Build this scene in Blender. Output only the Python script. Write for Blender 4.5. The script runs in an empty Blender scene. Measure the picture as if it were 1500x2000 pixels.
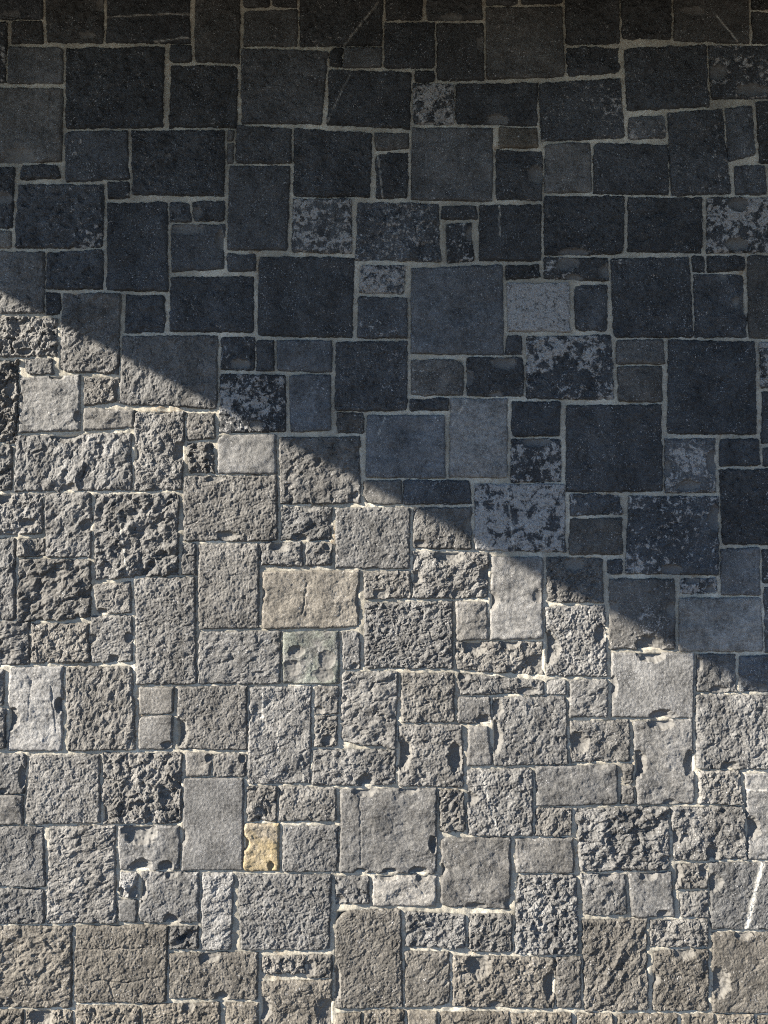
import bpy, math, random
import numpy as np
from mathutils import Vector

random.seed(7)
np.random.seed(7)
sc = bpy.context.scene
col = sc.collection

# ------------------------------------------------------------------ camera
S = 0.0016                       # metres of wall per photograph pixel
CX, CY, CZ = 750.0, 1000.0, 1.75
CAM_D = 3.2
cam = bpy.data.cameras.new('camera')
cam_o = bpy.data.objects.new('camera', cam)
col.objects.link(cam_o)
cam_o.location = (0, -CAM_D, CZ)
cam_o.rotation_euler = (math.radians(90), 0, 0)
cam.sensor_fit = 'VERTICAL'
cam.sensor_height = 24.0
cam.lens = 12.0 * CAM_D / (1000 * S)
cam.clip_start = 0.05
cam.clip_end = 2000
sc.camera = cam_o

# ------------------------------------------------------------------ light
SUN = Vector((1.0, 0.40, -0.527)).normalized()      # the way the light travels
elev = math.asin(-SUN.z)
azim = math.atan2(-SUN.x, -SUN.y)
world = bpy.data.worlds.new('World')
sc.world = world
world.use_nodes = True
wn = world.node_tree
sky = wn.nodes.new('ShaderNodeTexSky')
sky.sky_type = 'NISHITA'
sky.sun_disc = False
sky.sun_elevation = elev
sky.sun_rotation = azim
sky.air_density = 0.66
sky.dust_density = 0.0
sky.ozone_density = 3.0
bg = wn.nodes['Background']
bg.inputs['Strength'].default_value = 0.075
wn.links.new(sky.outputs[0], bg.inputs['Color'])

sun = bpy.data.lights.new('sun', 'SUN')
sun.energy = 5.0
sun.angle = math.radians(0.53)
sun.color = (1.0, 0.91, 0.77)
sun_o = bpy.data.objects.new('sun', sun)
col.objects.link(sun_o)
sun_o.location = (-8, -5, 8)
sun_o.rotation_euler = SUN.to_track_quat('-Z', 'Y').to_euler()

sc.view_settings.view_transform = 'Standard'
sc.view_settings.look = 'None'
sc.view_settings.gamma = 1.0
sc.view_settings.use_curve_mapping = False
sc.view_settings.exposure = 1.87

# ------------------------------------------------------------------ noise
def hsh(ix, iy, seed):
    h = (ix.astype(np.int64) * 374761393 + iy.astype(np.int64) * 668265263 + seed * 1442695041) & 0xffffffff
    h = ((h ^ (h >> 13)) * 1274126177) & 0xffffffff
    h = ((h ^ (h >> 15)) * 2246822519) & 0xffffffff
    h = h ^ (h >> 16)
    return h

def rnd(ix, iy, seed):
    return hsh(ix, iy, seed).astype(np.float64) / 4294967295.0

def gnoise(x, y, seed=0):
    ix = np.floor(x); iy = np.floor(y)
    fx = x - ix; fy = y - iy
    ux = fx*fx*fx*(fx*(fx*6-15)+10); uy = fy*fy*fy*(fy*(fy*6-15)+10)
    def g(a, b):
        t = rnd(ix+a, iy+b, seed) * 6.2831853
        return np.cos(t)*(fx-a) + np.sin(t)*(fy-b)
    n0 = g(0, 0)*(1-ux) + g(1, 0)*ux
    n1 = g(0, 1)*(1-ux) + g(1, 1)*ux
    return (n0*(1-uy) + n1*uy) * 1.5

def fbm(x, y, seed=0, octs=3):
    a = 1.0; s = 0.0
    for o in range(octs):
        s = s + a*gnoise(x, y, seed+o*17)
        x = x*2.03+3.1; y = y*2.03-1.7; a *= 0.5
    return s

def facet(x, y, seed, tilt=1.0):
    """chipped surface: the upper envelope of many small tilted planes"""
    ix = np.floor(x); iy = np.floor(y)
    best = np.full(x.shape, -9.0)
    for a in (-1, 0, 1):
        for b in (-1, 0, 1):
            jx = ix+a; jy = iy+b
            px = jx + rnd(jx, jy, seed); py = jy + rnd(jx, jy, seed+1)
            dx = x-px; dy = y-py
            t = rnd(jx, jy, seed+2)*6.2831853; m = tilt*rnd(jx, jy, seed+3)
            h = rnd(jx, jy, seed+4)*0.9 + m*(np.cos(t)*dx+np.sin(t)*dy) - 0.9*(dx*dx+dy*dy)
            best = np.maximum(best, h)
    return best - 0.62

def sstep(a, b, x):
    t = np.clip((x-a)/(b-a), 0, 1)
    return t*t*(3-2*t)

def seg_dist(x, y, x0, y0, x1, y1):
    vx, vy = x1-x0, y1-y0
    t = np.clip(((x-x0)*vx+(y-y0)*vy)/(vx*vx+vy*vy+1e-9), 0, 1)
    return np.hypot(x-x0-t*vx, y-y0-t*vy)

# ------------------------------------------------------------------ materials
def mat(name):
    m = bpy.data.materials.new(name)
    m.use_nodes = True
    nt = m.node_tree
    return m, nt, nt.nodes['Principled BSDF']

class NB:
    def __init__(s, nt): s.nt = nt
    def n(s, t, **kw):
        q = s.nt.nodes.new(t)
        for k, v in kw.items(): setattr(q, k, v)
        return q
    def l(s, a, b): s.nt.links.new(a, b)
    def val(s, sock, v):
        if hasattr(v, 'is_linked') or isinstance(v, bpy.types.NodeSocket): s.l(v, sock)
        else: sock.default_value = v
    def math(s, op, a, b=0.0, clamp=False):
        q = s.n('ShaderNodeMath', operation=op, use_clamp=clamp)
        s.val(q.inputs[0], a); s.val(q.inputs[1], b)
        return q.outputs[0]
    def noise(s, vec, scale, detail=4, rough=0.6, dist=0.0):
        q = s.n('ShaderNodeTexNoise')
        s.l(vec, q.inputs['Vector'])
        q.inputs['Scale'].default_value = scale
        q.inputs['Detail'].default_value = detail
        q.inputs['Roughness'].default_value = rough
        q.inputs['Distortion'].default_value = dist
        return q.outputs['Fac']
    def ramp(s, x, a, b, lo=0.0, hi=1.0):
        q = s.n('ShaderNodeMapRange', interpolation_type='SMOOTHSTEP')
        s.val(q.inputs['Value'], x)
        s.val(q.inputs['From Min'], a); s.val(q.inputs['From Max'], b)
        s.val(q.inputs['To Min'], lo); s.val(q.inputs['To Max'], hi)
        return q.outputs['Result']
    def mix(s, f, a, b, mode='MIX'):
        q = s.n('ShaderNodeMix', data_type='RGBA', blend_type=mode)
        s.val(q.inputs[0], f); s.val(q.inputs[6], a); s.val(q.inputs[7], b)
        return q.outputs[2]
    def attr(s, name, typ='OBJECT'):
        q = s.n('ShaderNodeAttribute', attribute_type=typ, attribute_name=name)
        return q.outputs['Fac']

def weather(b):
    """run-off and dust marks in wall coordinates, crossing stones and joints alike"""
    ge = b.n('ShaderNodeNewGeometry')
    mp = b.n('ShaderNodeVectorMath', operation='MULTIPLY')
    b.l(ge.outputs['Position'], mp.inputs[0]); mp.inputs[1].default_value = (4.5, 1.0, 0.8)
    st = b.noise(mp.outputs[0], 1.6, 6, 0.62)
    bl = b.noise(ge.outputs['Position'], 1.9, 4, 0.6)
    return b.math('MULTIPLY', b.ramp(st, 0.3, 0.7, 0.80, 1.18), b.ramp(bl, 0.3, 0.7, 0.84, 1.14))

def stone_material():
    m, nt, bs = mat('grey_stone')
    b = NB(nt)
    tc = b.n('ShaderNodeTexCoord')
    oi = b.n('ShaderNodeObjectInfo')
    sh = b.n('ShaderNodeVectorMath', operation='SCALE')
    sh.inputs[0].default_value = (37.0, 19.0, 53.0)
    b.l(oi.outputs['Random'], sh.inputs['Scale'])
    ad = b.n('ShaderNodeVectorMath', operation='ADD')
    b.l(tc.outputs['Object'], ad.inputs[0]); b.l(sh.outputs[0], ad.inputs[1])
    v = ad.outputs[0]
    tone, warm, patch, psc = b.attr('tone'), b.attr('warm'), b.attr('patch'), b.attr('patch_scale')
    fresh, vein, rust = b.attr('fresh', 'GEOMETRY'), b.attr('vein', 'GEOMETRY'), b.attr('rust')
    # grain of the rock
    n1 = b.noise(v, 14, 6, 0.65)
    n2 = b.noise(v, 90, 5, 0.7)
    n3 = b.noise(v, 420, 3, 0.6)
    k = b.math('ADD', b.math('MULTIPLY', b.ramp(n1, 0.3, 0.7), 0.55), b.math('MULTIPLY', b.ramp(n2, 0.25, 0.75), 0.75))
    k = b.math('ADD', k, b.math('MULTIPLY', b.ramp(n3, 0.3, 0.7), 0.35))
    k = b.math('ADD', b.math('MULTIPLY', k, 1.15), 0.08)
    lum = b.math('MULTIPLY', b.math('MULTIPLY', tone, k), weather(b))
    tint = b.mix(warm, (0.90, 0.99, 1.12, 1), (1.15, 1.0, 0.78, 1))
    comb = b.n('ShaderNodeCombineXYZ')
    for i in range(3): b.l(lum, comb.inputs[i])
    tint = b.mix(b.math('MULTIPLY', b.attr('green'), b.ramp(b.noise(v, 16, 3, 0.5), 0.35, 0.6)), tint, (0.92, 1.06, 0.86, 1))
    base = b.mix(1.0, comb.outputs[0], tint, 'MULTIPLY')
    # pale crust left on the cleft face, with a broken outline
    pv = b.n('ShaderNodeVectorMath', operation='SCALE')
    b.l(v, pv.inputs[0]); b.l(psc, pv.inputs['Scale'])
    pn = b.noise(pv.outputs[0], 48, 9, 0.7, 0.4)
    pb = b.noise(v, 6, 2, 0.5)
    pn = b.math('ADD', pn, b.math('MULTIPLY', b.math('SUBTRACT', pb, 0.5), 0.35))
    thr = b.math('SUBTRACT', 0.695, b.math('MULTIPLY', patch, 0.40))
    pm = b.ramp(pn, thr, b.math('ADD', thr, 0.045))
    pm = b.math('MULTIPLY', pm, b.ramp(n2, 0.34, 0.48, 0.3, 1.0))
    pm = b.math('MULTIPLY', pm, b.ramp(n3, 0.3, 0.55, 0.7, 1.0))
    pm = b.math('MULTIPLY', pm, b.math('SUBTRACT', 1.0, fresh))
    base = b.mix(b.math('MULTIPLY', pm, 0.85), base, (0.34, 0.335, 0.33, 1))
    # pale mineral specks
    sp = b.noise(v, 210, 3, 0.6)
    spb = b.noise(v, 18, 2, 0.5)
    sm = b.math('MULTIPLY', b.ramp(sp, 0.615, 0.68), b.ramp(spb, 0.40, 0.60))
    base = b.mix(b.math('MULTIPLY', sm, 0.8), base, (0.42, 0.42, 0.43, 1))
    # smooth conchoidal spalls show the cleaner inside of the rock
    fc = b.mix(warm, (0.100, 0.102, 0.106, 1), (0.122, 0.112, 0.097, 1))
    fc = b.mix(b.ramp(n1, 0.3, 0.75), fc, (0.145, 0.142, 0.134, 1))
    base = b.mix(b.math('MULTIPLY', fresh, 0.8), base, fc)
    # iron staining
    rn = b.noise(v, 9, 5, 0.6, 0.4)
    rm = b.math('MULTIPLY', rust, b.ramp(rn, 0.36, 0.6))
    base = b.mix(rm, base, (0.27, 0.21, 0.11, 1))
    # calcite veins
    base = b.mix(vein, base, (0.62, 0.60, 0.55, 1))
    b.l(base, bs.inputs['Base Color'])
    b.l(b.ramp(n2, 0.2, 0.8, 0.62, 0.9), bs.inputs['Roughness'])
    bs.inputs['Specular IOR Level'].default_value = 0.35
    # fine relief
    hh = b.math('ADD', b.math('MULTIPLY', n2, 1.0), b.math('MULTIPLY', n3, 0.6))
    hh = b.math('ADD', hh, b.math('MULTIPLY', pm, 0.25))
    hh = b.math('MULTIPLY', hh, b.math('SUBTRACT', 1.0, b.math('MULTIPLY', fresh, 0.75)))
    bu = b.n('ShaderNodeBump')
    bu.inputs['Strength'].default_value = 0.75
    bu.inputs['Distance'].default_value = 0.004
    b.l(hh, bu.inputs['Height'])
    b.l(bu.outputs[0], bs.inputs['Normal'])
    return m

def simple_mat(name, c0, c1, scale, rough, bump, dist):
    m, nt, bs = mat(name)
    b = NB(nt)
    tc = b.n('ShaderNodeTexCoord')
    v = tc.outputs['Object']
    n1 = b.noise(v, scale, 6, 0.6)
    n2 = b.noise(v, scale*14, 4, 0.65)
    f = b.math('ADD', b.math('MULTIPLY', b.ramp(n1, 0.3, 0.7), 0.6), b.math('MULTIPLY', b.ramp(n2, 0.3, 0.7), 0.4))
    b.l(b.mix(f, c0, c1), bs.inputs['Base Color'])
    bs.inputs['Roughness'].default_value = rough
    bs.inputs['Specular IOR Level'].default_value = 0.25
    bu = b.n('ShaderNodeBump')
    bu.inputs['Strength'].default_value = bump
    bu.inputs['Distance'].default_value = dist
    b.l(n2, bu.inputs['Height'])
    b.l(bu.outputs[0], bs.inputs['Normal'])
    return m

def mortar_material():
    m, nt, bs = mat('lime_mortar')
    b = NB(nt)
    tc = b.n('ShaderNodeTexCoord')
    v = tc.outputs['Object']
    n1 = b.noise(v, 7, 5, 0.6)
    n2 = b.noise(v, 120, 5, 0.7)
    n3 = b.noise(v, 500, 3, 0.6)
    c = b.mix(b.ramp(n1, 0.3, 0.7), (0.30, 0.28, 0.235, 1), (0.475, 0.445, 0.38, 1))
    c = b.mix(b.math('MULTIPLY', b.ramp(n2, 0.45, 0.7), 0.7), c, (0.24, 0.222, 0.185, 1))
    rn = b.noise(v, 5.5, 3, 0.55)
    rs = b.math('MULTIPLY', b.ramp(rn, 0.60, 0.70), b.ramp(n2, 0.42, 0.6))
    c = b.mix(b.math('MULTIPLY', rs, 0.6), c, (0.21, 0.135, 0.07, 1))
    wv = b.n('ShaderNodeVectorMath', operation='SCALE')
    b.l(c, wv.inputs[0]); b.l(weather(b), wv.inputs['Scale'])
    b.l(wv.outputs[0], bs.inputs['Base Color'])
    bs.inputs['Roughness'].default_value = 0.95
    bs.inputs['Specular IOR Level'].default_value = 0.1
    bu = b.n('ShaderNodeBump')
    bu.inputs['Strength'].default_value = 0.6
    bu.inputs['Distance'].default_value = 0.003
    b.l(b.math('ADD', n2, b.math('MULTIPLY', n3, 0.5)), bu.inputs['Height'])
    b.l(bu.outputs[0], bs.inputs['Normal'])
    return m

M_STONE = stone_material()
M_MORTAR = mortar_material()
M_PAVE = simple_mat('sandy_paving', (0.075, 0.063, 0.05, 1), (0.11, 0.093, 0.074, 1), 1.2, 0.9, 0.4, 0.004)
M_CONC = simple_mat('dark_board_concrete', (0.055, 0.048, 0.04, 1), (0.08, 0.07, 0.058, 1), 2.0, 0.85, 0.3, 0.004)

# ------------------------------------------------------------------ helpers
def W(px, py):                       # wall pixel -> world x, z
    return (px-CX)*S, CZ+(CY-py)*S

def mesh_obj(name, verts, faces, material, parent=None, loc=(0, 0, 0), smooth=False):
    me = bpy.data.meshes.new(name)
    verts = np.asarray(verts, dtype=np.float32); faces = np.asarray(faces, dtype=np.int32)
    nf = len(faces); k = faces.shape[1]
    me.vertices.add(len(verts)); me.vertices.foreach_set('co', verts.ravel())
    me.loops.add(nf*k); me.loops.foreach_set('vertex_index', faces.ravel())
    me.polygons.add(nf)
    me.polygons.foreach_set('loop_start', np.arange(nf, dtype=np.int32)*k)
    me.polygons.foreach_set('loop_total', np.full(nf, k, dtype=np.int32))
    if smooth: me.polygons.foreach_set('use_smooth', np.ones(nf, dtype=bool))
    else: me.polygons.foreach_set('use_smooth', np.zeros(nf, dtype=bool))
    me.update(calc_edges=True)
    me.materials.append(material)
    o = bpy.data.objects.new(name, me)
    col.objects.link(o)
    o.location = loc
    if parent: o.parent = parent
    return o

def box(name, x0, x1, y0, y1, z0, z1, material, parent=None):
    v = [(x, y, z) for z in (z0, z1) for y in (y0, y1) for x in (x0, x1)]
    f = [(0, 2, 3, 1), (4, 5, 7, 6), (0, 1, 5, 4), (2, 6, 7, 3), (0, 4, 6, 2), (1, 3, 7, 5)]
    return mesh_obj(name, v, f, material, parent)

# ------------------------------------------------------------------ setting
g = mesh_obj('ground', [(-600, -900, 0), (600, -900, 0), (600, 300, 0), (-600, 300, 0)], [(0, 1, 2, 3)], M_PAVE)
g['kind'] = 'structure'

TOP = 3.41                                           # underside of the canopy
# the canopy's open end stands square to the wall: its edge throws the slanting shadow line
xe_px = (((CY-(TOP-CZ)/S) - 572.0) / 0.527)          # where that line meets the soffit
XL = (xe_px-CX)*S
canopy = bpy.data.objects.new('canopy', None)
col.objects.link(canopy)
canopy.location = (0, 0, TOP)
canopy['label'] = 'dark concrete canopy overhanging the top of the stone wall'
canopy['category'] = 'canopy'
box('slab', XL, XL+12, -2.3, 0.42, 0.0, 0.22, M_CONC, canopy)

wall = bpy.data.objects.new('stone_wall', None)
col.objects.link(wall)
wall.location = (0, 0.3, 0)
wall['label'] = 'grey coursed stone wall with pale mortar joints, half in slanting shadow'
wall['category'] = 'wall'
WALL_Y = 0.3

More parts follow.
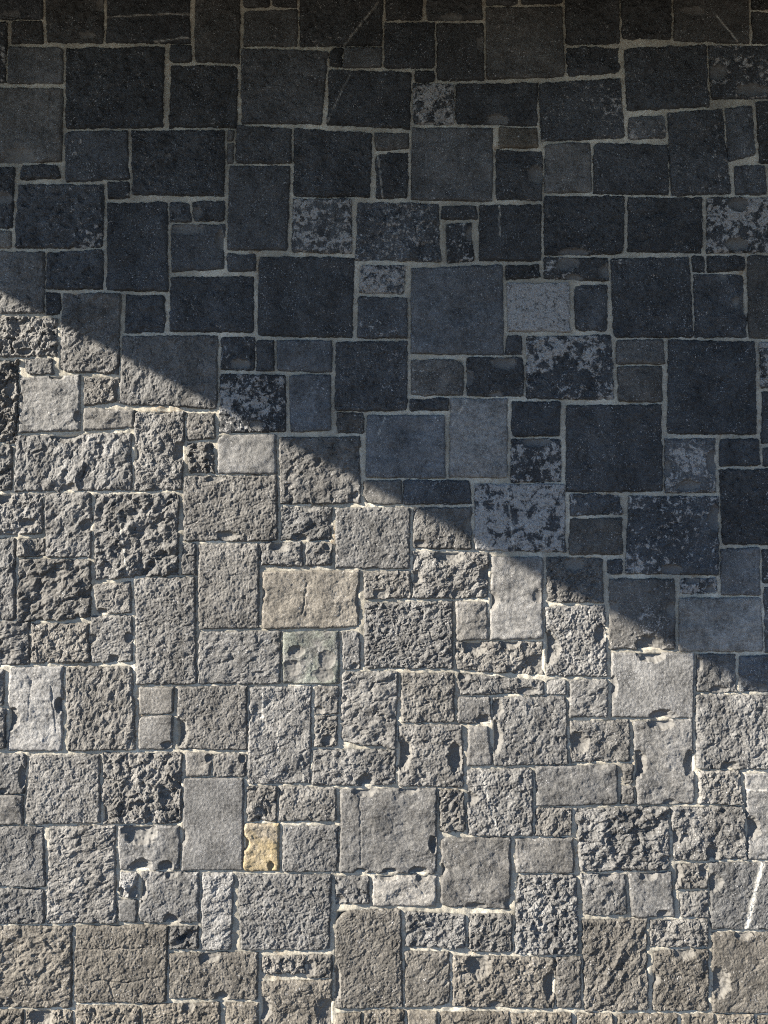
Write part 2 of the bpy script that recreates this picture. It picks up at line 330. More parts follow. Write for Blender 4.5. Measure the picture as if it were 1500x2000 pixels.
# ------------------------------------------------------------------ stones
# corners in photograph pixels TL TR BR BL | class  t=tone p=patch w=warm q=patch size  s=spall(cx,cy,rx,ry,depth)
# v=vein(x0,y0,x1,y1,w)  k=crack  r=corner radii TL,TR,BR,BL
STONES = '''
-70 -60 82 -60 81 34 -70 36|R1 s20,28,24,9,4
-70 42 13 40 9 158 -70 160|R1 p.3
22 40 81 37 82 82 20 83|R1 w.6
88 -60 203 -60 200 81 90 80|R1 w.6 s195,12,11,15,4 s166,70,19,8,4
208 -60 372 -60 370 83 206 80|R1 t.04 v208,32,370,26,.7 v302,80,370,73,.9
380 -60 468 -60 467 121 380 118|R1 w.7
16 90 121 91 121 160 13 161|S t.085
128 92 320 88 317 247 127 248|R1 t.05
331 86 373 86 372 119 331 119|R1 t.045 r3,3,6,8
334 126 464 127 462 247 328 247|R1 t.05 p.15
-60 168 122 171 118 314 -60 318|S t.1 s38,312,34,24,5 k98,180,95,250,2
126 256 248 254 251 348 127 353|R1 t.065 p.15
256 253 438 253 437 382 257 379|R1 t.06 p.12 s327,305,7,6,2
444 253 456 254 455 274 444 275|S t.1
443 278 455 277 455 318 443 318|S t.1
-50 321 27 325 23 444 -50 446|R1 p.25 s4,388,24,14,5
42 322 110 320 118 345 38 350|R1 p.12
35 358 201 359 199 482 27 484|R1 t.07 p.25
209 354 252 352 251 385 210 388|R1 p.25
448 323 566 322 560 487 443 487|R1 t.06
461 244 569 249 568 318 459 317|R1
474 -60 527 -60 527 10 475 12|R1 w.5
531 -60 579 -60 579 12 531 10|R1 w.5
476 20 581 16 580 88 476 87|R1 w.6
584 -60 748 -60 746 87 586 88|R1 w.4 p.12 t.05 v740,3,672,88,.6
754 -60 827 -60 824 36 754 37|R1 w.5 t.045 r2,3,9,3
834 -60 942 -60 942 36 834 38|R1 w.5 s880,34,22,8,4
948 -60 1013 -60 1013 7 950 8|R1 w.5
1020 -60 1099 -60 1099 4 1020 6|R1 w.5
950 13 1098 11 1104 147 951 153|S t.07 w.8
751 42 849 41 848 131 751 130|R1 t.042 p.1
854 44 945 43 946 155 854 154|R1 w.5 s942,85,12,18,3
471 93 640 97 628 240 471 239|R1 t.055 w.4
646 92 669 92 667 128 643 128|R1 t.04 r14,2,2,2
672 90 746 90 745 129 671 131|S t.07
643 133 804 139 800 250 639 241|R1 t.055 v682,145,640,237,.6
811 136 849 136 850 156 811 159|R1 t.035 r2,2,10,2
807 161 886 162 888 241 807 241|R1 p.58 q.8
891 161 1051 160 1049 244 891 240|R1 t.045 s972,236,22,14,3
574 249 727 258 722 384 573 382|R1 t.05
732 258 799 258 799 288 733 293|S t.075
733 300 798 295 796 384 736 386|R1 t.045 v738,300,747,384,.7 r14,4,3,5
805 249 963 248 962 392 803 388|S t.085 w.3
976 247 1050 250 1052 287 975 287|S t.08 w.9
970 292 1060 293 1060 390 969 389|R1 t.048 p.15 s1048,342,18,19,5
1104 -60 1210 -60 1212 83 1107 84|R1 t.042 w.5
1213 -60 1312 -60 1312 74 1216 73|R1 t.042 w.5
1318 -60 1462 -60 1464 82 1318 77|S t.06 w.8 s1355,22,24,12,3 v1400,30,1440,80,.6
1470 -60 1570 -60 1570 18 1470 15|R1 t.04 w.5
1470 20 1570 20 1570 84 1473 82|R1 t.04 w.5
1108 90 1211 91 1211 138 1109 148|R1 t.048
1053 160 1213 151 1220 267 1058 274|R1 t.05 p.3 q1.6
1219 92 1381 86 1387 206 1226 214|R1 t.042
1385 88 1570 86 1570 190 1391 191|R1 t.05 p.35 q.7 s1402,142,18,18,5 s1470,176,38,14,5
1228 226 1299 223 1301 268 1228 270|R1 p.3 t.08 r10,8,4,6
1305 217 1414 210 1430 377 1312 381|R1 p.28 t.06
1417 210 1470 204 1478 300 1425 314|R1 t.062
1478 196 1570 194 1570 320 1486 317|R1 t.035
1065 280 1154 277 1156 374 1065 375|S t.09 r8,3,3,3
1161 277 1306 282 1307 378 1160 377|R1 t.055
1437 324 1496 322 1499 378 1438 379|R1 t.055
209 395 326 392 326 568 207 566|R1 t.06
331 393 368 395 374 433 331 432|R1 t.075
371 392 438 391 438 430 379 430|R1 t.045 s384,416,11,15,5
334 437 438 437 436 523 334 530|R1 t.06 s432,472,14,26,6 s362,447,38,15,4
443 494 498 496 498 528 442 530|R1 t.06
-50 489 86 491 84 610 -50 612|R2 t.085
91 491 200 487 199 563 89 564|R1 t.068 p.12
88 568 118 570 116 613 88 615|R1 t.055
122 571 235 572 231 731 114 724|R2 t.07 r3,3,3,14
244 574 321 575 320 649 243 649|R1 t.05
333 540 496 537 494 649 330 646|R1 t.042
-50 450 21 450 19 482 -50 485|S t.13
238 656 425 654 423 798 232 788|R2 t.07 p.1
431 657 498 657 497 723 431 722|R1 p.32 q1.5 s470,712,23,12,4
-50 615 112 620 110 695 -50 697|R3 t.1 s50,686,16,9,6
46 700 99 698 105 730 50 731|R2 t.085 r4,4,3,8
-50 702 36 702 30 864 -50 867|R3 t.07 s20,760,12,18,5
38 738 155 731 155 840 36 845|S t.15 s110,734,18,9,8 s40,775,7,9,6 s152,815,9,12,5
162 736 234 736 226 784 163 793|R2 t.075 s232,760,12,22,6
162 797 262 800 259 835 161 841|S t.11
430 730 557 731 558 843 427 845|R1 t.05 p.5 q.9 s500,830,18,10,4
502 664 534 663 535 722 500 724|R1 t.055
539 664 648 664 648 726 541 724|S t.09 w.15
565 732 645 731 646 840 567 843|S t.1 w.1
656 667 796 665 795 802 654 802|R1 t.055 p.15
572 386 687 387 687 494 569 490|R1 t.065 p.5
697 393 858 395 862 510 694 507|R1 t.085 p.4 q1.8
863 400 931 400 932 427 863 427|R1
872 435 920 433 926 508 873 514|R1 t.045 p.42 s920,458,10,18,4
937 400 1058 397 1057 508 936 508|R1 t.055 v976,400,976,460,.7
506 500 692 502 688 659 502 655|R1 t.045
704 517 792 517 790 573 702 570|R1 p.68
699 578 795 581 796 659 698 660|R1 t.06 p.3
804 522 982 517 984 693 803 690|S t.095 w.15
988 517 1054 515 1056 540 988 546|R1
991 552 1113 551 1115 648 992 646|R1 t.05 p.85
1064 381 1221 382 1219 494 1063 497|R1 t.05 r3,3,16,3 s1120,494,36,10,4
1227 385 1373 384 1373 494 1227 490|R1 t.05
1382 385 1570 383 1570 491 1382 493|R1 t.045 p.5 q.7 s1440,478,24,14,4 s1442,400,20,14,4
1063 501 1188 503 1189 548 1063 543|R1 t.05 p.3 s1108,514,26,16,5 s1182,530,13,18,5 s1122,546,20,11,4
1124 557 1187 554 1187 645 1124 645|R1 t.06 p.15 r12,3,5,18
1194 504 1347 501 1356 658 1200 658|R1 t.058 p.12
1353 499 1378 498 1378 530 1355 530|R1
1382 498 1457 498 1456 526 1382 531|R1 t.05
1356 535 1454 534 1460 659 1360 658|R1 t.055 s1464,590,17,36,9 s1438,590,9,12,4 s1412,536,14,16,4
1461 498 1570 498 1570 660 1464 660|S t.055
992 655 1020 655 1019 692 985 692|R1 t.065
1030 656 1194 653 1201 780 1028 778|R1 t.045 p.52 q.55
1206 664 1296 662 1301 710 1206 710|S t.085
1206 716 1294 714 1295 785 1210 783|S t.075
1307 663 1476 666 1480 848 1305 847|R1 t.052
1486 668 1570 668 1570 758 1488 758|R1 p.6
1490 765 1570 765 1570 866 1490 866|R1
803 702 906 700 906 771 803 773|R1 t.09 p.2 q2 r4,26,3,3
912 697 1022 697 1024 774 912 773|R1 t.055 s985,710,30,14,5 s914,736,14,20,6 s968,772,16,8,4
800 779 876 777 876 801 800 802|R1
881 778 992 778 991 933 877 932|S t.17 v912,780,884,830,.6
1000 784 1097 784 1094 851 1000 852|R1 t.04
1000 857 1095 857 1097 941 998 943|R1 p.48 q.8 s1045,863,30,10,4
1107 791 1293 790 1296 960 1107 961|R1 t.058
656 804 710 805 711 847 659 846|R1 t.06 w.5
717 810 868 811 870 934 714 932|S t.1 w.15 v752,815,738,850,.5
545 854 703 852 704 983 547 985|R3 t.07
708 938 784 938 785 985 712 984|S t.085 r4,3,3,20
788 938 917 938 922 984 788 986|R1 t.06
928 945 1105 945 1105 1079 927 1075|R1 t.045 p.66 q.55 v990,950,1004,1075,.7
807 991 921 991 922 1073 806 1071|R2 t.065 s820,1063,15,9,5 s918,1030,14,20,4
425 850 538 848 540 926 424 925|S t.13 r14,3,3,3
358 930 541 928 541 1056 358 1058|R2 t.075 s442,1046,26,11,6 s420,934,22,9,5
550 990 648 990 647 1056 547 1056|R1 t.11 s592,1053,14,11,7 s600,990,24,10,5 s646,1020,10,16,5
656 992 801 991 800 1111 655 1110|R2 t.085
508 1061 589 1059 591 1107 509 1103|R2 t.1 s545,1066,20,14,7
597 1059 648 1062 648 1104 596 1106|R2 t.095 s640,1066,10,11,5
365 807 418 806 420 856 364 860|R2 t.08
365 865 416 864 418 924 367 923|R3 t.06
262 806 361 803 355 955 261 961|R1 t.11 s263,885,13,18,9 s356,883,20,22,8 s318,804,24,9,7 s310,958,20,8,4
30 851 257 845 256 957 26 960|R3 t.1 s128,848,34,17,10 s135,955,18,12,6
-50 870 23 870 22 957 -50 961|R3 t.07
-50 965 82 964 81 1043 -50 1047|R2 t.13 s8,972,18,15,9 s55,1022,20,10,6
86 963 177 962 177 1090 88 1088|R2 t.1 s170,1026,16,14,6
183 966 349 963 346 1124 184 1132|R3 t.09 v226,972,250,1128,.8
34 1053 86 1050 86 1087 32 1088|R2 t.1
-50 1052 28 1051 28 1212 -50 1212|R2 t.09
35 1092 176 1094 175 1207 32 1216|R3 t.065
356 1063 382 1062 382 1123 353 1124|R2 t.08
387 1063 505 1062 505 1227 387 1230|R2 t.1
181 1142 254 1137 256 1198 190 1200|R2 t.1 s200,1196,14,9,6
261 1131 380 1128 383 1336 265 1338|R2 t.1
513 1117 703 1114 700 1225 512 1229|S t.15 w.75 k600,1140,590,1200,2 s512,1160,10,12,6 s702,1170,9,40,5
711 1117 802 1116 803 1169 712 1171|R2 t.1 s745,1160,18,11,3
806 1077 955 1080 955 1168 806 1169|R2 t.105 s878,1084,30,18,9 s812,1128,14,14,8 s895,1160,14,12,5 s952,1120,16,16,5
961 1088 1061 1088 1061 1248 957 1250|S t.15 s956,1172,20,22,10 s1050,1165,12,14,4 k1010,1170,1055,1150,1.5
1069 1088 1178 1088 1180 1177 1070 1176|R2 t.075 s1122,1102,24,16,5
1187 1094 1216 1092 1216 1121 1187 1122|R1
1114 963 1208 966 1220 1004 1114 1008|R1 t.08 p.35
1114 1013 1216 1012 1217 1083 1113 1083|R1 t.06 w.55
1230 969 1404 969 1406 1123 1223 1121|R1 t.06 p.42 q1.1 s1398,1012,17,26,6 s1312,1113,22,13,5 v1231,970,1223,1030,.9
1300 856 1398 855 1400 962 1300 962|R1 t.075 p.45 s1394,902,15,26,6 s1345,950,24,13,5 s1304,915,9,17,4
1408 858 1484 856 1487 908 1407 911|R1 t.045 r3,8,6,3
1407 917 1570 915 1570 1063 1413 1064|R1 t.055 p.1
1492 875 1570 875 1570 910 1492 911|R1
1410 1072 1485 1070 1486 1163 1410 1162|S t.1 w.3
1490 1073 1570 1073 1570 1138 1492 1138|R1 p.3
1331 1130 1403 1129 1403 1160 1331 1161|R1 p.5 s1388,1152,16,10,4 s1352,1134,16,8,4
1191 1130 1319 1131 1321 1268 1191 1269|R1 t.09 p.3 q1.6 s1270,1262,30,25,8 s1195,1190,18,20,4 s1312,1190,12,16,3
1328 1168 1489 1168 1491 1274 1328 1272|S t.155
1494 1146 1570 1146 1570 1275 1497 1275|R1 p.4
-50 1216 56 1214 57 1299 -50 1301|R3 t.075
60 1219 172 1218 174 1294 60 1296|R3 t.11 w.6
177 1205 257 1202 258 1292 177 1295|R2 t.1 s222,1288,12,11,7 s252,1245,10,13,6 s180,1248,10,11,6
18 1305 122 1302 120 1468 13 1467|S t.18 s16,1404,21,26,11 s117,1378,10,17,9 k100,1340,108,1430,2 k60,1330,55,1400,1.2
-50 1308 6 1308 5 1378 -50 1380|R2
-50 1384 10 1384 8 1462 -50 1464|R2
127 1305 257 1303 264 1465 130 1468|R2 t.095
271 1344 339 1343 337 1395 272 1396|H t.12
270 1400 337 1399 334 1465 270 1464|H t.13 s328,1456,14,11,5
347 1342 482 1341 482 1466 346 1464|R2 t.085 s349,1432,20,33,11
387 1235 548 1233 547 1337 386 1336|R2 t.11
553 1235 661 1233 663 1336 553 1336|S t.14 g.6 s579,1272,17,12,3 s570,1306,20,18,2 s638,1288,18,18,2 s630,1318,24,15,1
668 1234 702 1235 704 1307 670 1308|R2 t.1 s694,1302,10,8,4
712 1178 884 1175 885 1306 712 1306|R2 t.095
891 1175 952 1176 954 1249 891 1251|S t.14
891 1255 1062 1253 1063 1320 891 1308|R2 t.105 s925,1262,25,20,9 s1050,1298,20,28,8 s995,1256,22,12,7
894 1316 1063 1330 1065 1358 897 1357|R2 t.09 s905,1322,14,10,6 s1030,1350,24,10,5
1066 1186 1183 1182 1187 1322 1068 1321|R2 t.11 s1068,1265,27,38,11 s1174,1240,15,20,7
1069 1328 1107 1327 1106 1358 1068 1357|R2 t.11
1113 1330 1188 1327 1188 1400 1112 1403|R2 t.1
1195 1276 1357 1276 1355 1403 1197 1401|H t.17 s1272,1276,32,19,9 s1295,1400,28,14,6 s1198,1340,9,22,5
1362 1278 1440 1277 1441 1354 1362 1352|R1 t.09 s1405,1348,24,10,5 s1366,1298,8,14,4
1446 1281 1570 1281 1570 1355 1446 1353|R1 t.08 p.2 s1490,1345,16,10,5
488 1343 608 1341 606 1531 483 1533|R2 t.11 v512,1350,513,1430,.9 v531,1355,533,1410,.9 v541,1410,543,1480,.8 v590,1490,593,1530,.8
615 1341 661 1342 660 1396 614 1395|R2 t.09 s622,1388,13,9,6
615 1400 659 1399 658 1459 614 1458|R2 t.09 s640,1445,13,13,6
668 1313 778 1313 773 1462 665 1450|R3 t.115
782 1316 888 1315 888 1412 785 1412|R2 t.09
612 1465 774 1466 773 1533 609 1536|R2 t.1 s715,1528,18,18,7
778 1417 903 1416 906 1539 777 1536|R2 t.1 s786,1472,18,34,11 s890,1478,15,34,9
895 1363 958 1361 960 1414 894 1415|R1 t.13 s945,1408,19,14,7
917 1421 953 1420 962 1495 912 1497|S t.12
962 1363 1106 1361 1110 1495 965 1497|R2 t.095 s968,1440,14,34,9 s972,1385,12,22,6
1113 1410 1230 1407 1232 1488 1116 1491|R2 t.085 s1130,1452,24,24,9
1238 1410 1354 1405 1358 1571 1246 1572|S t.145 w.45 s1246,1492,20,26,12 s1350,1492,16,28,7 s1292,1410,30,17,8 s1310,1568,16,8,5
1360 1358 1570 1358 1570 1505 1362 1503|R2 t.1 s1425,1497,20,10,6
1047 1498 1206 1495 1208 1572 1048 1575|S t.115 s1172,1496,18,8,5
1215 1494 1237 1494 1236 1530 1221 1532|R2 t.085
1216 1537 1238 1535 1240 1571 1214 1572|R2 t.085
1366 1508 1446 1506 1454 1574 1366 1572|R2 t.14
1457 1513 1570 1511 1570 1681 1463 1681|S t.16 v1458,1543,1570,1545,1 s1466,1618,22,26,9
-50 1474 50 1474 47 1552 -50 1553|R1 t.1 s44,1515,9,24,6 s6,1546,9,7,4
-50 1556 44 1554 43 1611 -50 1613|S t.12 w.5
57 1477 193 1475 195 1608 47 1611|R2 t.115
199 1472 355 1471 353 1610 199 1610|R3 t.1 s202,1592,12,22,8
361 1471 413 1473 409 1516 364 1517|S t.13 s408,1482,9,11,6
417 1475 479 1473 480 1518 416 1518|R2 t.08 s474,1482,9,9,5
359 1521 475 1521 473 1700 354 1701|H t.12 w.35 s357,1634,10,18,6
482 1537 540 1536 540 1606 481 1606|R3 t.075
545 1537 657 1540 656 1604 543 1605|R2 t.1
665 1543 853 1541 853 1708 663 1705|S t.115 w.45 s704,1704,15,9,9 s762,1702,16,7,8 s818,1702,22,10,8 s712,1545,26,14,7 s800,1543,20,10,7 s846,1650,9,18,8 k702,1560,706,1690,1.5
858 1545 906 1545 910 1626 860 1626|R2 t.085
913 1505 1041 1502 1042 1634 914 1634|R2 t.11 v938,1505,974,1633,1.1 s918,1560,16,14,7
1048 1580 1117 1580 1117 1634 1045 1634|R2 t.085
1124 1580 1306 1577 1310 1700 1134 1705|R3 t.1 r3,3,3,14
1311 1578 1452 1577 1462 1681 1318 1682|R2 t.11 s1394,1668,16,19,9 s1320,1640,12,22,6
-50 1616 84 1615 87 1734 -50 1733|R2 t.085 w.4
-50 1738 85 1738 86 1806 -50 1808|R2 t.08 w.4
95 1618 223 1613 226 1804 90 1806|R2 t.115 w.5
230 1615 349 1614 350 1700 233 1700|S t.13 w.4 s272,1625,36,25,9 s274,1694,25,18,8 s324,1693,16,13,7
232 1706 267 1706 268 1755 233 1755|R2 t.17 s262,1744,10,14,6 s236,1745,8,14,6
230 1760 266 1760 266 1802 231 1802|H t.12
275 1704 388 1705 388 1803 270 1803|R2 t.11 w.4 s275,1738,13,26,9 s334,1798,18,13,8 s334,1706,15,12,6
394 1707 457 1707 450 1858 392 1858|R2 t.13 w.4
463 1710 648 1710 642 1857 470 1857|R2 t.085 w.35
478 1611 545 1610 544 1703 476 1702|S t.2 w1 u.8 s478,1648,10,15,7 s529,1692,8,10,6
553 1615 660 1614 659 1704 551 1704|R2 t.1
654 1713 720 1714 721 1766 656 1768|R3 t.07 s662,1760,14,10,6
728 1713 855 1711 850 1771 728 1771|S t.19 w.55 s755,1710,24,11,9 s825,1712,14,14,6 k805,1720,828,1750,1.5
862 1639 998 1637 997 1778 862 1770|S t.1 w.5 s862,1700,12,14,9 s930,1776,30,14,5 s998,1765,14,16,7 r12,6,3,10
1007 1640 1120 1638 1122 1707 1008 1706|S t.1 w.5
1010 1712 1126 1710 1132 1866 1005 1867|R2 t.1 w.4 r18,3,3,3
1134 1708 1223 1708 1226 1788 1142 1790|R2 t.1 s1186,1708,20,13,8 r3,3,3,10
1229 1708 1314 1705 1319 1792 1235 1792|S t.12 w.4 s1266,1706,22,16,7 s1296,1786,16,9,5
1322 1690 1383 1689 1384 1736 1321 1738|R2 t.09 s1320,1706,14,22,9 s1378,1700,14,18,5
1328 1744 1384 1743 1386 1794 1330 1793|R2 t.11 s1382,1776,9,12,5
1388 1687 1570 1685 1570 1817 1390 1816|R1 t.1 w.35 v1489,1690,1472,1755,3.2 v1472,1755,1457,1818,3.4 s1396,1725,16,20,6
-50 1812 140 1811 138 1970 -50 1970|R2 t.1 w.75
147 1811 327 1809 323 1960 144 1961|R2 t.09 w.75 k150,1855,280,1852,2 k180,1915,250,1919,3 k250,1919,320,1908,2 k213,1918,224,1958,2
332 1812 386 1811 387 1856 330 1857|R3 t.06
331 1864 503 1862 503 1955 330 1952|R2 t.1 w.7 s408,1868,22,15,7 s433,1950,15,16,8
510 1871 595 1868 596 1904 509 1905|R2 t.115 w.6
601 1868 648 1866 648 1912 599 1912|R1 t.13 w.6 s604,1892,16,20,5
510 1920 648 1916 650 2086 508 2086|R2 t.105 w.75 s514,1970,20,26,9 s640,1980,28,32,9
655 1782 783 1777 787 1970 653 1972|R2 t.085 w.65 r34,8,3,3 s657,1920,9,42,7
793 1783 910 1788 909 1854 791 1851|R2 t.11 w.4 r10,3,3,3
791 1860 878 1862 878 1964 791 1970|R2 t.095 w.65 r3,3,12,3
916 1788 1001 1787 1001 1862 915 1860|R2 t.085 w.5
885 1870 1083 1872 1083 1972 884 1968|R2 t.09 w.7 s934,1884,27,28,9 s1076,1925,16,32,8 s968,1966,16,14,6
1087 1872 1135 1870 1136 1972 1088 1970|R1 t.11 w.6
1138 1800 1264 1795 1268 1975 1142 1980|R2 t.09 w.65
1271 1800 1384 1797 1386 1852 1271 1852|R2 t.115 w.5
1277 1860 1386 1857 1386 1976 1277 1977|R1 t.105 w.7 s1335,1860,24,16,7 s1274,1914,18,14,9
1393 1824 1570 1822 1570 1980 1393 1980|R1 t.1 w.7 s1405,1918,24,32,8 s1452,1826,18,12,6
-50 1976 44 1975 44 2086 -50 2086|R2 w.8 t.1
49 1976 140 1976 141 2086 48 2086|R2 w.8 t.12 s80,1986,26,24,10
146 1966 273 1968 273 2086 146 2086|R2 w.8 t.11
278 1964 428 1961 430 2086 278 2086|R2 w.8 t.11 s368,1966,14,12,6
440 1960 503 1961 503 2086 440 2086|R2 w.8 t.11
656 1982 705 1980 705 2086 656 2086|R2 w.8 t.1
712 1976 790 1974 790 2086 712 2086|R2 w.8 t.1
796 1977 854 1978 855 2086 796 2086|S w.8 t.13
860 1979 995 1979 995 2086 860 2086|R2 w.8 t.09
1000 1982 1118 1981 1119 2086 1000 2086|R2 w.8 t.1
1127 1981 1200 1982 1200 2086 1127 2086|R2 w.8 t.11
1207 1984 1325 1983 1325 2086 1207 2086|R2 w.8 t.08
1333 1984 1397 1984 1397 2086 1333 2086|R2 w.8 t.1
1403 1985 1475 1984 1475 2086 1403 2086|R2 w.8 t.1
1481 1985 1570 1985 1570 2086 1481 2086|R2 w.8 t.08
'''
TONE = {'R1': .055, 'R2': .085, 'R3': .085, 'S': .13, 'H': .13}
MORTAR_Z = -7.0                                     # mortar face behind the stone faces, pixels

def relief(cls, X, Y, seed):
    """height of the dressed face in pixels"""
    q = seed*7.31
    wx = X + 4*fbm(X/26+q, Y/26, seed, 2); wy = Y + 4*fbm(X/26, Y/26-q, seed+5, 2)
    if cls == 'S':
        z = 2.6*gnoise(X/70+q, Y/70, seed)
        t = fbm(wx/60+q, wy/34, seed+3, 3)*3.2      # cleavage terraces
        f = np.floor(t); z += 0.75*(f + sstep(0.93, 1.0, t-f))
        t = fbm(wx/24-q, wy/40, seed+4, 4)*2.0
        f = np.floor(t); z += 0.35*(f + sstep(0.9, 1.0, t-f))
        z += 0.7*gnoise(X/11, Y/11+q, seed+9) + 0.42*gnoise(X/4.0, Y/4.0, seed+10)
        return z
    if cls == 'H':
        z = 1.6*gnoise(X/60+q, Y/60, seed)
        return z + 0.5*gnoise(X/5.5, Y/5.5, seed+1) + 0.42*gnoise(X/3.1, Y/3.1, seed+2)
    a, s = {'R1': (0.75, 13.0), 'R2': (0.85, 13.5), 'R3': (1.5, 20.0)}[cls]
    r = np.random.RandomState(seed)
    a *= r.uniform(.6, 1.35); s *= r.uniform(.65, 1.35)
    th = r.uniform(0.35, 1.25)                      # grain direction of this block
    c, d = math.cos(th), math.sin(th)
    u = (wx*c+wy*d); v = (-wx*d+wy*c)*r.uniform(.6, 1.0)
    z = 2.4*gnoise(X/75+q, Y/75, seed)
    n = 0.0; am = 1.0; ss = s*1.35
    for o in range(5):
        n = n + am*gnoise(u/ss+q, v/ss+o*3.3, seed+20+o)
        am *= 0.62; ss *= 0.56
    pit = fbm(u/(s*.9)+q, v/(s*.9)+4.4, seed+30, 4)     # broken-out pits, more on some blocks
    mode = r.rand()
    if cls == 'R3': mode = 0.9
    if mode < 0.42:                                      # weathered granular face
        z = z + a*2.3*n + a*0.9*gnoise(X/4.6+q, Y/4.6, seed+52)
        z = z - a*2.4*sstep(.3, .8, pit)
    elif mode < 0.7:                                     # split face: a few broad planes and steps
        z = z + a*4.6*facet(u/(s*2.6)+q, v/(s*2.6), seed+44, 1.5) + a*1.7*n
        t = fbm(u/(s*1.6), v/(s*1.6)+q, seed+45, 3)*2.4
        f = np.floor(t); z = z + a*1.5*(f + sstep(0.82, 1.0, t-f))
        z = z - a*2.0*sstep(.3, .8, pit) + a*0.5*gnoise(X/4.2+q, Y/4.2, seed+52)
    else:                                                # picked, deeply pitted face
        z = z + a*3.6*n
        z = z - a*r.uniform(2.5, 5.0)*sstep(r.uniform(.12, .32), .8, pit)
    z = z + a*1.2*facet(wx/(s*.42), wy/(s*.42)+q, seed+40, 1.6)*r.uniform(.3, 1.0)
    z = z + 0.3*gnoise(X/3.3, Y/3.3+q, seed+51)
    return z

def build_stone(P, cls, seed, step, spalls=(), veins=(), cracks=(), radii=None):
    (x0, y0), (x1, y1), (x2, y2), (x3, y3) = P
    w = 0.5*(math.hypot(x1-x0, y1-y0)+math.hypot(x2-x3, y2-y3))
    h = 0.5*(math.hypot(x3-x0, y3-y0)+math.hypot(x2-x1, y2-y1))
    nx = max(4, int(round(w/step))); ny = max(4, int(round(h/step)))
    u, v = np.meshgrid(np.linspace(0, w, nx+1), np.linspace(0, h, ny+1))
    ed = np.minimum(np.minimum(u, w-u), np.minimum(v, h-v))
    rr = radii or [1.2+2.2*random.random()+8.0*random.random()**7 for _ in range(4)]
    lim = 0.48*min(w, h)
    for (sx, sy), r in zip(((0, 0), (1, 0), (1, 1), (0, 1)), rr):
        r = min(r, lim)
        du = (r-u) if sx == 0 else (u-(w-r))
        dv = (r-v) if sy == 0 else (v-(h-r))
        k = (du > 0) & (dv > 0)
        m = np.maximum(du, dv); l = np.hypot(du, dv)+1e-9
        f = np.where(k, m/l, 1.0)
        nu = (r-du*f) if sx == 0 else (w-r+du*f)
        nv = (r-dv*f) if sy == 0 else (h-r+dv*f)
        u = np.where(k, nu, u); v = np.where(k, nv, v)
    a = u/w; b = v/h
    X = (1-a)*(1-b)*x0 + a*(1-b)*x1 + a*b*x2 + (1-a)*b*x3
    Y = (1-a)*(1-b)*y0 + a*(1-b)*y1 + a*b*y2 + (1-a)*b*y3
    q = seed*3.7
    rough = 0.6 if cls in ('S', 'H') else 1.0
    wob = np.exp(-ed/14.0)
    X = X + wob*(1.7*gnoise(X/24+q, Y/24, seed+60) + rough*1.7*gnoise(X/6, Y/6+q, seed+61))
    Y = Y + wob*(1.7*gnoise(X/24, Y/24+q, seed+62) + rough*1.7*gnoise(X/6+q, Y/6, seed+63))
    Z = relief(cls, X, Y, seed)
    # broken, eased arrises
    bw = 3.0 + 3.0*np.clip(gnoise(X/16+q, Y/16, seed+64)+0.3, 0, 1)*(1.5 if cls != 'H' else .4)
    Z = Z - (4.2*(1-sstep(0, 1, ed/bw))**2 + 1.2*np.exp(-ed/9.0)) * (0.75 if cls in ('S', 'H') else 1.0)
    fresh = np.zeros_like(Z); vein = np.zeros_like(Z)
    for (cx, cy, rx, ry, dp) in spalls:
        wxx = X + 0.17*rx*fbm(X/13+q, Y/13, seed+70, 3); wyy = Y + 0.17*ry*fbm(X/13, Y/13+q, seed+71, 3)
        d = np.hypot((wxx-cx)/rx, (wyy-cy)/ry)
        bowl = 1.0 - (dp*1.2+2.5)*(1-d**3) + 0.3*np.sin(d*13+seed) + 0.9*fbm(X/9, Y/9, seed+72, 3)
        ins = d < 1.12
        Z = np.where(ins, np.minimum(Z, bowl), Z)
        fresh = np.maximum(fresh, (ins & (Z >= bowl-0.3))*(1-sstep(0.9, 1.05, d)))
    for (ax, ay, bx, by, wd) in veins:
        d = seg_dist(X + 1.2*gnoise(X/12, Y/12, seed+80), Y, ax, ay, bx, by)
        br = np.clip(0.75+1.1*gnoise(X/8+q, Y/8, seed+81), 0, 1) if wd < 2 else 1.0
        vein = np.maximum(vein, np.exp(-(d/(wd+0.5))**2)*br*(0.6 if wd < 2 else 0.95))
    for (ax, ay, bx, by, dp) in cracks:
        d = seg_dist(X + 3*gnoise(X/14, Y/14, seed+82), Y + 3*gnoise(X/12, Y/12, seed+83), ax, ay, bx, by)
        Z = Z - dp*np.exp(-(d/1.6)**2)
    Z = np.maximum(Z, -15.0)
    n = (nx+1)*(ny+1)
    idx = np.arange(n).reshape(ny+1, nx+1)
    f = np.stack([idx[:-1, :-1], idx[1:, :-1], idx[1:, 1:], idx[:-1, 1:]], -1).reshape(-1, 4)
    ring = np.concatenate([idx[0, :-1], idx[:-1, -1], idx[-1, :0:-1], idx[:0:-1, 0]])
    k = len(ring)
    Xf, Yf, Zf = X.ravel(), Y.ravel(), Z.ravel()
    Xa = np.concatenate([Xf, Xf[ring]]); Ya = np.concatenate([Yf, Yf[ring]])
    Za = np.concatenate([Zf, np.full(k, -21.0)])
    r2 = np.arange(n, n+k)
    sk = np.stack([ring, np.roll(ring, -1), np.roll(r2, -1), r2], -1)
    f = np.concatenate([f, sk])
    fr = np.concatenate([fresh.ravel(), np.zeros(k)]); ve = np.concatenate([vein.ravel(), np.zeros(k)])
    return Xa, Ya, Za, f, fr, ve

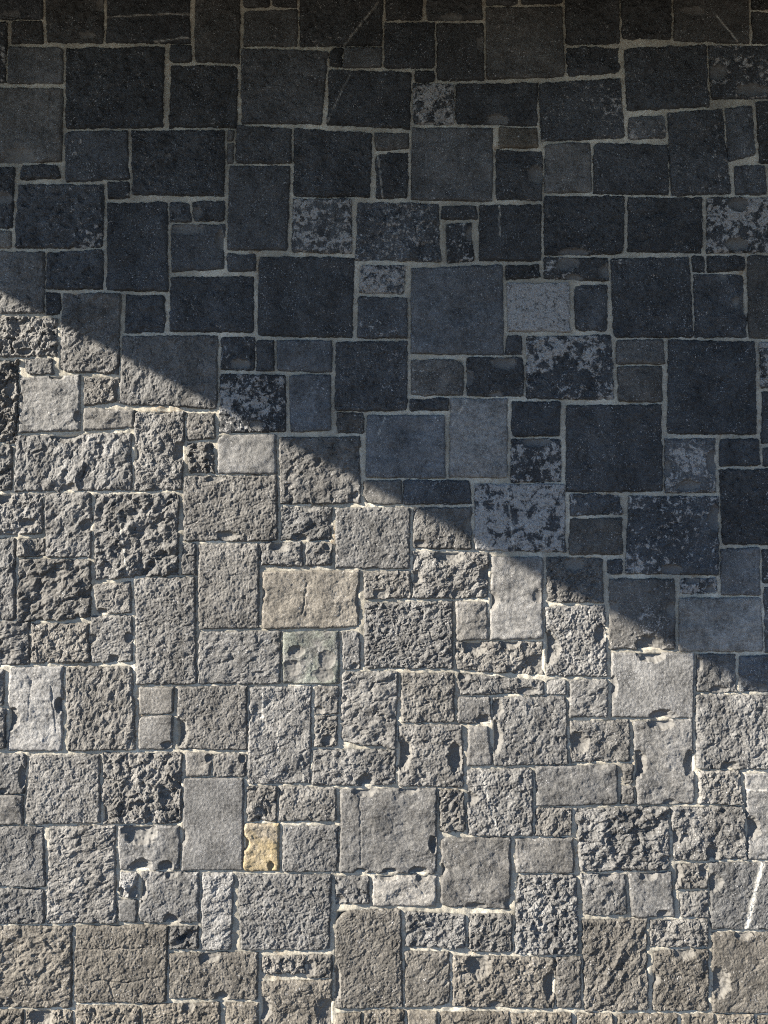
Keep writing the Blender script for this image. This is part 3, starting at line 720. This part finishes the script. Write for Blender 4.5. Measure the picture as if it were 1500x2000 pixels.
def finish_stone(name, data, cx, cy, smooth):
    X, Y, Z, f, fr, ve = data
    V = np.stack([(X-cx)*S, -Z*S, -(Y-cy)*S], -1)
    wx, wz = W(cx, cy)
    o = mesh_obj(name, V, f, M_STONE, wall, (wx, -WALL_Y, wz), smooth)
    for nm, arr in (('fresh', fr), ('vein', ve)):
        if nm == 'vein' and not arr.any(): continue
        at = o.data.attributes.new(nm, 'FLOAT', 'POINT')
        at.data.foreach_set('value', arr.astype(np.float32))
    return o

def set_look(o, tone, warm, patch, q, rust, green=0.0):
    o['green'] = float(green)
    o['tone'] = float(tone); o['warm'] = float(warm); o['patch'] = float(patch)
    o['patch_scale'] = float(q); o['rust'] = float(rust)

TOPY = CY-(TOP-CZ)/S+5
edge_l, edge_r, edge_t, QUADS = [], [], [], []
for i, line in enumerate([l for l in STONES.strip().split('\n') if l.strip()]):
    co, at = line.split('|')
    c = [float(t) for t in co.split()]
    toks = at.split()
    cls = toks[0]
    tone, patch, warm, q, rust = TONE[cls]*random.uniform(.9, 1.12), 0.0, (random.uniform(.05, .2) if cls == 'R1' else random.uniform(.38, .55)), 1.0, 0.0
    sp, ve, cr, rad, green = [], [], [], None, 0.0
    for t in toks[1:]:
        k, nums = t[0], [float(s) for s in t[1:].split(',')]
        if k == 't': tone = nums[0]
        elif k == 'p': patch = nums[0]
        elif k == 'w': warm = nums[0]
        elif k == 'q': q = nums[0]
        elif k == 'g': green = nums[0]
        elif k == 'u': rust = nums[0]
        elif k == 's': sp.append(nums)
        elif k == 'v': ve.append(nums)
        elif k == 'k': cr.append(nums)
        elif k == 'r': rad = nums
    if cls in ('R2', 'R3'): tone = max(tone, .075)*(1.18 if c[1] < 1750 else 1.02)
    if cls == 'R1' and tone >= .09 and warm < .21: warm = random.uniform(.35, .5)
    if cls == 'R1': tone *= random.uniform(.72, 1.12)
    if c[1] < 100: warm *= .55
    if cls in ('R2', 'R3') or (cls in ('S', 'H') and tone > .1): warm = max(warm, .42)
    P = [[c[0], c[1]], [c[2], c[3]], [c[4], c[5]], [c[6], c[7]]]
    # stones cut by the frame run on a little beyond it, each by its own length
    if P[0][0] < -40:
        e = -random.uniform(35, 130); P[0][0] = P[3][0] = e
        edge_l.append((e, P[0][1], P[3][1]))
    if P[1][0] > 1550:
        e = 1500+random.uniform(35, 130); P[1][0] = P[2][0] = e
        edge_r.append((e, P[1][1], P[2][1]))
    if P[0][1] < -40:
        e = TOPY; P[0][1] = P[1][1] = e
        edge_t.append((P[0][0], P[1][0], e))
    gr = 0.6
    P = [[P[0][0]-gr, P[0][1]-gr], [P[1][0]+gr, P[1][1]-gr], [P[2][0]+gr, P[2][1]+gr], [P[3][0]-gr, P[3][1]+gr]]
    QUADS.append(P)
    cx = sum(p[0] for p in P)/4; cy = sum(p[1] for p in P)/4
    step = 1.45 if cls in ('R2', 'R3') or cy > 1050+0.5*(cx-750) else 2.4
    o = finish_stone('stone', build_stone(P, cls, i*11+3, step, sp, ve, cr, rad), cx, cy, cls in ('S', 'H'))
    set_look(o, tone, warm, patch, q, rust, green)
    if rust: o['label'] = 'yellow iron-stained stone in the sunlit part of the wall'

# the same wall going on past the picture's edges, joined: nobody picks these apart
extra = []
def filler(x0, y0, x1, y1, sd):
    P = [[x0+random.uniform(-2, 2), y0+random.uniform(-2, 2)], [x1+random.uniform(-2, 2), y0+random.uniform(-2, 2)],
         [x1+random.uniform(-2, 2), y1+random.uniform(-2, 2)], [x0+random.uniform(-2, 2), y1+random.uniform(-2, 2)]]
    extra.append(build_stone(P, random.choice(['R1', 'R2', 'R2', 'S']), sd, 9.0))

def run_course(start, y0, y1, end, sgn, sd):
    x = start
    while (end-x)*sgn > 60:
        L = random.uniform(70, 210)
        a, b = x+sgn*8, x+sgn*(8+L)
        lo, hi = min(a, b), max(a, b)
        if y1-y0 > 95 and random.random() < .5:
            m = y0+(y1-y0)*random.uniform(.35, .65)
            filler(lo, y0, hi, m-4, sd); filler(lo, m+4, hi, y1, sd+1)
        else:
            filler(lo, y0, hi, y1, sd)
        x = b; sd += 2
for j, (e, a, b) in enumerate(edge_l): run_course(e, max(a, TOPY), b, -1900, -1, 9000+j*60)
for j, (e, a, b) in enumerate(edge_r): run_course(e, max(a, TOPY), b, 2900, 1, 15000+j*60)
off = 0; XX = []; YY = []; ZZ = []; FF = []; FR = []; VE = []
for X, Y, Z, f, fr, ve in extra:
    XX.append(X); YY.append(Y); ZZ.append(Z); FF.append(f+off); FR.append(fr); VE.append(ve); off += len(X)
o = finish_stone('stone_courses', tuple(np.concatenate(t) for t in (XX, YY, ZZ, FF, FR, VE)), 750, 1000, False)
o['kind'] = 'stuff'
set_look(o, .08, .25, .15, 1.0, 0.0)

# ------------------------------------------------------------------ mortar
def mortar_sheet(x0, x1, y0, y1, step):
    nx = int((x1-x0)/step); ny = int((y1-y0)/step)
    X, Y = np.meshgrid(np.linspace(x0, x1, nx+1), np.linspace(y0, y1, ny+1))
    Z = MORTAR_Z + 1.6*gnoise(X/40, Y/40, 1) + 1.7*gnoise(X/15, Y/15, 2) + 1.1*gnoise(X/7, Y/7, 3)
    idx = np.arange((nx+1)*(ny+1)).reshape(ny+1, nx+1)
    f = np.stack([idx[:-1, :-1], idx[1:, :-1], idx[1:, 1:], idx[:-1, 1:]], -1).reshape(-1, 4)
    if step < 10:                                    # the bed drops away behind each stone
        for P in QUADS:
            xs = [p[0] for p in P]; ys = [p[1] for p in P]
            i0 = max(0, int((min(xs)-x0)/step)); i1 = max(0, int((max(xs)-x0)/step)+2)
            j0 = max(0, int((min(ys)-y0)/step)); j1 = max(0, int((max(ys)-y0)/step)+2)
            xx = X[j0:j1, i0:i1]; yy = Y[j0:j1, i0:i1]
            d = np.full(xx.shape, 1e9)
            for e in range(4):
                (ax, ay), (bx, by) = P[e], P[(e+1) % 4]
                L = math.hypot(bx-ax, by-ay)
                d = np.minimum(d, ((bx-ax)*(yy-ay)-(by-ay)*(xx-ax))/L)
            Z[j0:j1, i0:i1] -= 13*sstep(2.0, 6.5, d)
    return X.ravel(), Y.ravel(), Z.ravel(), f
BOT = CY+CZ/S
sheets = [(-60, 1560, TOPY-5, 2050, 3.3), (-1950, -60, TOPY-5, 2050, 24), (1560, 2950, TOPY-5, 2050, 24),
          (-1950, 2950, 2050, BOT, 24)]
Vs = []; Fs = []; off = 0
for sh in sheets:
    X, Y, Z, f = mortar_sheet(*sh)
    Vs.append(np.stack([(X-CX)*S, -Z*S-WALL_Y, CZ+(CY-Y)*S], -1)); Fs.append(f+off); off += len(X)
mo = mesh_obj('mortar', np.concatenate(Vs), np.concatenate(Fs), M_MORTAR, wall, (0, 0, 0), True)
# the body of the wall behind the facing
box('core', (-1950-CX)*S, (2950-CX)*S, -WALL_Y+0.05, 0.1, 0.0, TOP, M_MORTAR, wall)

sc.render.engine = 'CYCLES'
sc.cycles.filter_width = 1.1
sc.cycles.use_denoising = False
